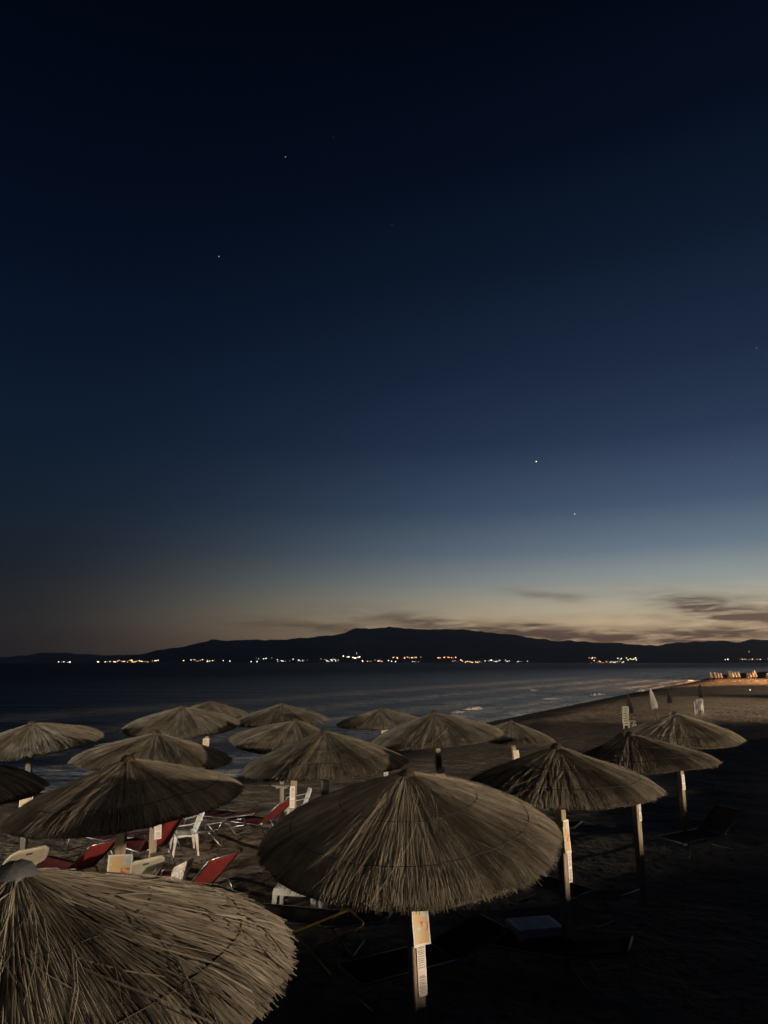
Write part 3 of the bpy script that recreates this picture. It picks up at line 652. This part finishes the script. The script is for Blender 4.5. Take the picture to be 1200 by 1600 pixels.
def mono_chair(label, group=None, m=None):
    """one-piece plastic garden armchair, faces +x"""
    m = m or m_white; root = empty('plastic_chair', (0, 0, 0), 0, label, 'chair', group)
    W = .235
    g = [[(.24 - .46 * i / 6, (-W + 2 * W * j / 6), .44 - .022 * math.sin(math.pi * j / 6) - .03 * (i / 6) - (.018 if i == 0 else 0)) for j in range(7)] for i in range(7)]
    mb = MB(); mb.slab(g, .010); mb.build('seat', m, root)
    # back with vertical slots, fanned and curved
    mb = MB(); nb = 9
    def bp_(u, v):  # u across -1..1, v up 0..1
        w = .215 + .055 * v; return (-.215 - .16 * v - .035 * (1 - u * u) + .02, u * w, .42 + .44 * v + (.02 * (1 - u * u) if v > .95 else 0))
    def strip(u0, u1, v0, v1):
        mb.slab([[bp_(u0 + (u1 - u0) * i / 2, v0 + (v1 - v0) * j / 4) for i in range(3)] for j in range(5)], .010)
    for i in range(7):
        c = -1 + (i + .5) * 2 / 7; strip(c - .112, c + .112, .12, .80)
    strip(-1, 1, .79, 1.0); strip(-1, 1, 0, .14); strip(-1.0, -.86, .1, .85); strip(.86, 1.0, .1, .85)
    mb.build('backrest', m, root)
    for s in (-1, 1):
        pts = [(-.325, s * .262, .72), (-.22, s * .285, .685), (-.05, s * .295, .655), (.12, s * .29, .645), (.21, s * .275, .63), (.235, s * .262, .56), (.235, s * .25, .45)]
        mb = MB(); g = [[(Vector(p) + Vector((0, w, 0)) if i < 4 else Vector(p) + Vector((0, w * .8, 0))) for w in (-.03, 0, .03)] for i, p in enumerate(pts)]
        mb.slab(g, .012); mb.build('armrest', m, root)
        for (x0, x1, nm) in ((.225, .27, 'f'), (-.20, -.27, 'b')):
            mb = MB(); a = Vector((x0, s * .235, .44)); b_ = Vector((x1, s * .265, 0))
            for q in range(1):
                d = b_ - a; vs = []
                for tt, hw in ((0, .036), (.15, .032), (1, .017)):
                    c = a + d * tt; vs += [c + Vector((-hw, -hw * .7, 0)), c + Vector((hw, -hw * .7, 0)), c + Vector((hw, hw * .7, 0)), c + Vector((-hw, hw * .7, 0))]
                mb.add(vs, [(0, 3, 2, 1), (8, 9, 10, 11)] + [(k_ * 4 + i, k_ * 4 + (i + 1) % 4, k_ * 4 + 4 + (i + 1) % 4, k_ * 4 + 4 + i) for k_ in range(2) for i in range(4)])
            mb.build('leg', m, root)
        mb = MB(); mb.slab([[(.235, s * .25, .44), (.235, s * .25, .38)], [(0, s * .245, .435), (0, s * .245, .40)], [(-.2, s * .235, .42), (-.2, s * .235, .36)]], .012); mb.build('apron', m, root)
    return root
def low_table(label, m, group='low plastic tables', L=.62, W=.45, H=.40):
    root = empty('low_table', (0, 0, 0), 0, label, 'table', group)
    mb = MB(); mb.box((0, 0, H), (L, W, .03), bev=.012); [mb.box((0, -W / 2 + .05 + i * .07, H + .0165), (L * .8, .03, .006)) for i in range(6)]; mb.build('tabletop', m, root)
    mb = MB()
    for s in (-1, 1): mb.box((0, s * (W / 2 - .02), H - .045), (L - .08, .02, .06)); mb.box((s * (L / 2 - .02), 0, H - .045), (.02, W - .08, .06))
    mb.build('skirt', m, root)
    for sx in (-1, 1):
        for sy in (-1, 1):
            mb = MB(); a = Vector((sx * (L / 2 - .035), sy * (W / 2 - .035), H - .016)); b_ = a + Vector((sx * .03, sy * .02, -H + .016)); vs = []
            for c, hw in ((a, .034), (b_, .020)): vs += [c + Vector((-hw, -hw, 0)), c + Vector((hw, -hw, 0)), c + Vector((hw, hw, 0)), c + Vector((-hw, hw, 0))]
            mb.add(vs, [(0, 3, 2, 1), (4, 5, 6, 7)] + [(i, (i + 1) % 4, 4 + (i + 1) % 4, 4 + i) for i in range(4)]); mb.build('leg', m, root)
    return root
def place(o, x, y, rz, dz=0): o.location = (x, y, gz(x, y) + dz - .01); o.rotation_euler = (0, 0, rz); return o
def foot(px, py, z=0): p = at_z(px, py, z); return p.x, p.y

# chairs
c1 = mono_chair('white plastic armchair standing free between the poles at left, whole side view showing', 'white plastic armchairs')
x, y = foot(287, 1334); place(c1, x, y, R_(205)); c1.scale = (.88,) * 3
c2 = copy_tree(c1); c2['label'] = 'white plastic armchair low in front, its rounded back and arm rising over the nearest thatch'; c2.scale = (.94,) * 3; place(c2, -3.22, 10.74, R_(162))
c3 = copy_tree(c1); c3['label'] = 'farthest white plastic armchair, beside the pole with the long white notice'; x, y = foot(462, 1288); place(c3, x, y, R_(195))
# red loungers, heads pointing inland
def lou(px, py, ztop, rz, **k):
    """top of raised backrest seen at px, py"""
    o = lounger(**k); p = at_z(px, py, ztop); off = Vector((.25 + .78 * math.cos(R_(k.get('back', 50))), 0, 0)); off.rotate(Matrix.Rotation(rz, 3, 'Z')); place(o, p.x - off.x, p.y - off.y, rz); return o
GR = 'red sun loungers'
lou(165, 1312, .80, R_(-30), name='sun_lounger', label='red sun lounger with raised back beneath the broad left umbrella, left of the poster', cat='sun lounger', group=GR, fabric=m_redf, tube=m_alu, back=40)
lou(268, 1280, .85, R_(-38), name='sun_lounger', label='red sun lounger directly behind the pole with the small white notice', cat='sun lounger', group=GR, fabric=m_redf, tube=m_alu, back=50)
lou(352, 1340, .82, R_(-34), name='sun_lounger', label='red sun lounger with raised back next to the low front armchair', cat='sun lounger', group=GR, fabric=m_redf, tube=m_alu, back=44)
lou(452, 1252, .75, R_(-28), name='sun_lounger', label='small far red sun lounger touching the pole with the long white notice', cat='sun lounger', group=GR, fabric=m_redf, tube=m_alu, back=40)
lou(408, 1266, .50, R_(-24), name='sun_lounger', label='shaded red lounger lying almost flat between the far and near chairs', cat='sun lounger', group=GR, fabric=m_shadef, tube=m_steel, back=12)
lou(228, 1302, .45, R_(-28), name='sun_lounger', label='dark red low lounger half hidden behind the grey pole of the broad left umbrella', cat='sun lounger', group=GR, fabric=m_shadef, tube=m_steel, back=12)
lou(382, 1284, .42, R_(14), name='lounger_frame', label='folded bare metal lounger frame right of the free-standing white armchair', cat='lounger frame', group=None, fabric=None, tube=m_alu, back=8)
pl = plastic_lounger('cream plastic lounger with a hand slot in its raised back, right of the orange poster', 'cream plastic loungers', 47)
p = at_z(232, 1346, .80); place(pl, p.x - .58, p.y + .52, R_(-42))
pl2 = copy_tree(pl); pl2['label'] = 'cream plastic lounger whose back shows at the left edge above the nearest umbrella'; p = at_z(50, 1332, .80); place(pl2, p.x - .62, p.y + .48, R_(-38))
tb = low_table('low white plastic table showing between the two front umbrellas', m_white); x, y = foot(464, 1432); place(tb, x, y, R_(-8))
tb2 = copy_tree(tb); tb2['label'] = 'dim low plastic table alone on the dark sand right of the front pole'; x, y = foot(838, 1492); place(tb2, x, y, R_(12), .03)
GF = 'bare and dark lounger frames in the shadow'
lou(556, 1442, .42, R_(24), name='lounger_frame', label='yellow painted lounger frame right of the nearest thatch', cat='lounger frame', group=None, fabric=None, tube=m_yel, back=14)
lou(612, 1430, .45, R_(-14), name='lounger_frame', label='grey tube lounger frame under the front umbrella behind the yellow one', cat='lounger frame', group=None, fabric=m_greyf, tube=m_steel, back=10)
for (px, py, zt, rz, bk, lb) in [(770, 1448, .42, 30, 14, 'dark lounger between the front pole and the dim low table, one tube glinting'), (905, 1290, .45, -30, 14, 'dark lounger just right of the pole with the folded poster'),
                                 (985, 1402, .45, -50, 14, 'dark lounger alone in the black right area, nearer the front'), (1140, 1272, .55, 30, 30, 'dark lounger frame at the far right on the black sand'),
                                 (985, 1478, .42, -25, 12, 'dark lounger lowest in the black right corner')]:
    lou(px, py, zt, R_(rz), name='dark_lounger', label=lb, cat='sun lounger', group='dark sun loungers on the right', fabric=m_greyf, tube=m_steel, back=bk)

# closed parasols
def closed_parasol(label, group, m, H=2.2, r=.17, lean=0, seed=1):
    root = empty('closed_parasol', (0, 0, 0), 0, label, 'parasol', group); rnd = random.Random(seed); n_ = 28; prof = [(.42, .95), (.5, 1.05), (.62, .98), (.75, .72), (.86, .45), (.95, .2), (1.0, .05)]
    vs = []; 
    for q, (zz, rr) in enumerate(prof):
        for j in range(n_):
            a = j * 2 * math.pi / n_; pl_ = 1 + .28 * (1 if j % 2 else -1) * (1 - q / 8) ; vs.append((r * rr * pl_ * math.cos(a + q * .05), r * rr * pl_ * math.sin(a + q * .05), (H - .06) * (zz - (.02 * (j % 2) if q == 0 else 0))))
    fs = [(q * n_ + j, q * n_ + (j + 1) % n_, (q + 1) * n_ + (j + 1) % n_, (q + 1) * n_ + j) for q in range(len(prof) - 1) for j in range(n_)] + [tuple(range(n_ - 1, -1, -1)), tuple(range((len(prof) - 1) * n_, len(prof) * n_))]
    mb = MB(); mb.add(vs, fs, 0, False); mb.build('folded_canopy', m, root)
    mb = MB(); mb.tube([(0, 0, 0), (0, 0, H)], .025, 8); mb.build('pole', m_steel, root)
    mb = MB(); mb.box((0, 0, .05), (.5, .5, .08), bev=.02); mb.build('base', m_conc, root)
    root.rotation_euler = (0, lean, 0); return root
def put_px(o, px, py, lean=0):
    p = at_z(px, py, 0); o.location = (p.x, p.y, gz(p.x, p.y)); o.rotation_euler = (0, lean, 0); return o
put_px(closed_parasol('tall closed parasol beside the striped stack of loungers', 'closed parasols on the middle beach', m_canvd, 2.0, .14, seed=2), 989, 1135, R_(-5))
put_px(closed_parasol('pale closed parasol right behind the rightmost umbrella\'s peak', 'closed parasols on the middle beach', m_canv, 2.2, .18, seed=3), 1027, 1129, R_(-7))
put_px(closed_parasol('thin dark closed parasol between the pale one and the far dark one', 'closed parasols on the middle beach', m_canvd, 1.9, .13, seed=4), 1048, 1116)
put_px(closed_parasol('dark closed parasol rising from a pale heap of stacked chairs', 'closed parasols on the middle beach', m_canvd, 2.0, .15, seed=5), 1097, 1106)
# stacks
ORD = ['bottom', 'second from the sand', 'third from the sand', 'fourth from the sand', 'fourth from the top', 'third from the top', 'second from the top', 'topmost']
pls = low_table('x', m_cream, 'stacked white stools', .34, .32, .26)
p = at_z(979, 1138, 0); place(pls, p.x, p.y, R_(75))
for i in range(8):
    q = pls if i == 0 else copy_tree(pls)
    if i: q.location = pls.location + Vector((random.uniform(-.03, .03), random.uniform(-.03, .03), .135 * i)); q.rotation_euler = (0, 0, R_(75 + random.uniform(-6, 6)))
    q['category'] = 'stool'; q['label'] = 'white plastic stool, %s in the tall striped stack on the middle beach' % ORD[i]; q.name = 'stool'
for i in range(4):
    q = copy_tree(c1); q['label'] = 'white plastic chair, %s in the small stack under the far dark parasol' % ['lowest', 'second from below', 'third from below', 'topmost'][i]; q['group'] = 'chairs stacked on the middle beach'; p = at_z(1093, 1116, 0); place(q, p.x, p.y, R_(230), .11 * i)
for i in range(2):
    q = copy_tree(pls); q['label'] = ['low white stool on the sand right beside the tall striped stack', 'white stool resting on the low one next to the tall striped stack'][i]; q['group'] = 'stools beside the striped stack'; p = at_z(990, 1137, 0); place(q, p.x, p.y + .2, R_(30 + 25 * i), .20 * i)
# far lit parasols
cp = None; GPX = [(1112, 'first'), (1118, ''), (1123, ''), (1127, ''), (1141, ''), (1146, ''), (1150, ''), (1155, ''), (1169, ''), (1173, ''), (1177, ''), (1181, ''), (1200, '')]
CL = ['leftmost', 'second', 'third', 'rightmost']
for i, (px, _) in enumerate(GPX):
    gi = i // 4; lb = ('closed white parasol glowing in lamp light, %s of the four in the %s cluster' % (CL[i % 4], ['left', 'middle', 'right'][gi])) if gi < 3 else 'closed white parasol glowing in lamp light, cut by the right edge'
    if cp is None: cp = closed_parasol(lb, 'closed white parasols on the far lit beach', m_canv, 2.15, .24, seed=9); o = cp
    else: o = copy_tree(cp)
    o['label'] = lb; p = at_z(px, 1065.5 - (i % 4) * .6, 0); o.location = (p.x, p.y, gz(p.x, p.y)); o.rotation_euler = (0, R_(-3 + (i * 37 % 5)), i)
    s_ = 1 - .05 * (i % 4 if gi < 2 else 3 - i % 4); o.scale = (s_, s_, s_)
bl_ = ball(.055, 'lantern', emission('lantern_glow', (1, .95, .85), 3)); bl_.location = at_y(1172, 1078, 80); tag(bl_, 'small single white light on the sand below the far lit parasols', 'lantern')


# thin sea haze: far hills lose contrast
m_haze = bpy.data.materials.new('haze_air'); m_haze.use_nodes = True; t = m_haze.node_tree; t.nodes.clear()
pv = t.nodes.new('ShaderNodeVolumePrincipled'); pv.inputs['Color'].default_value = (.80, .90, 1, 1); pv.inputs['Density'].default_value = 5e-5; pv.inputs['Anisotropy'].default_value = .55
o = t.nodes.new('ShaderNodeOutputMaterial'); t.links.new(pv.outputs[0], o.inputs['Volume'])
mb = MB(); mb.box((0, 6400, 232), (30000, 14000, 476)); hz = mb.build('haze', m_haze); hz['kind'] = 'stuff'
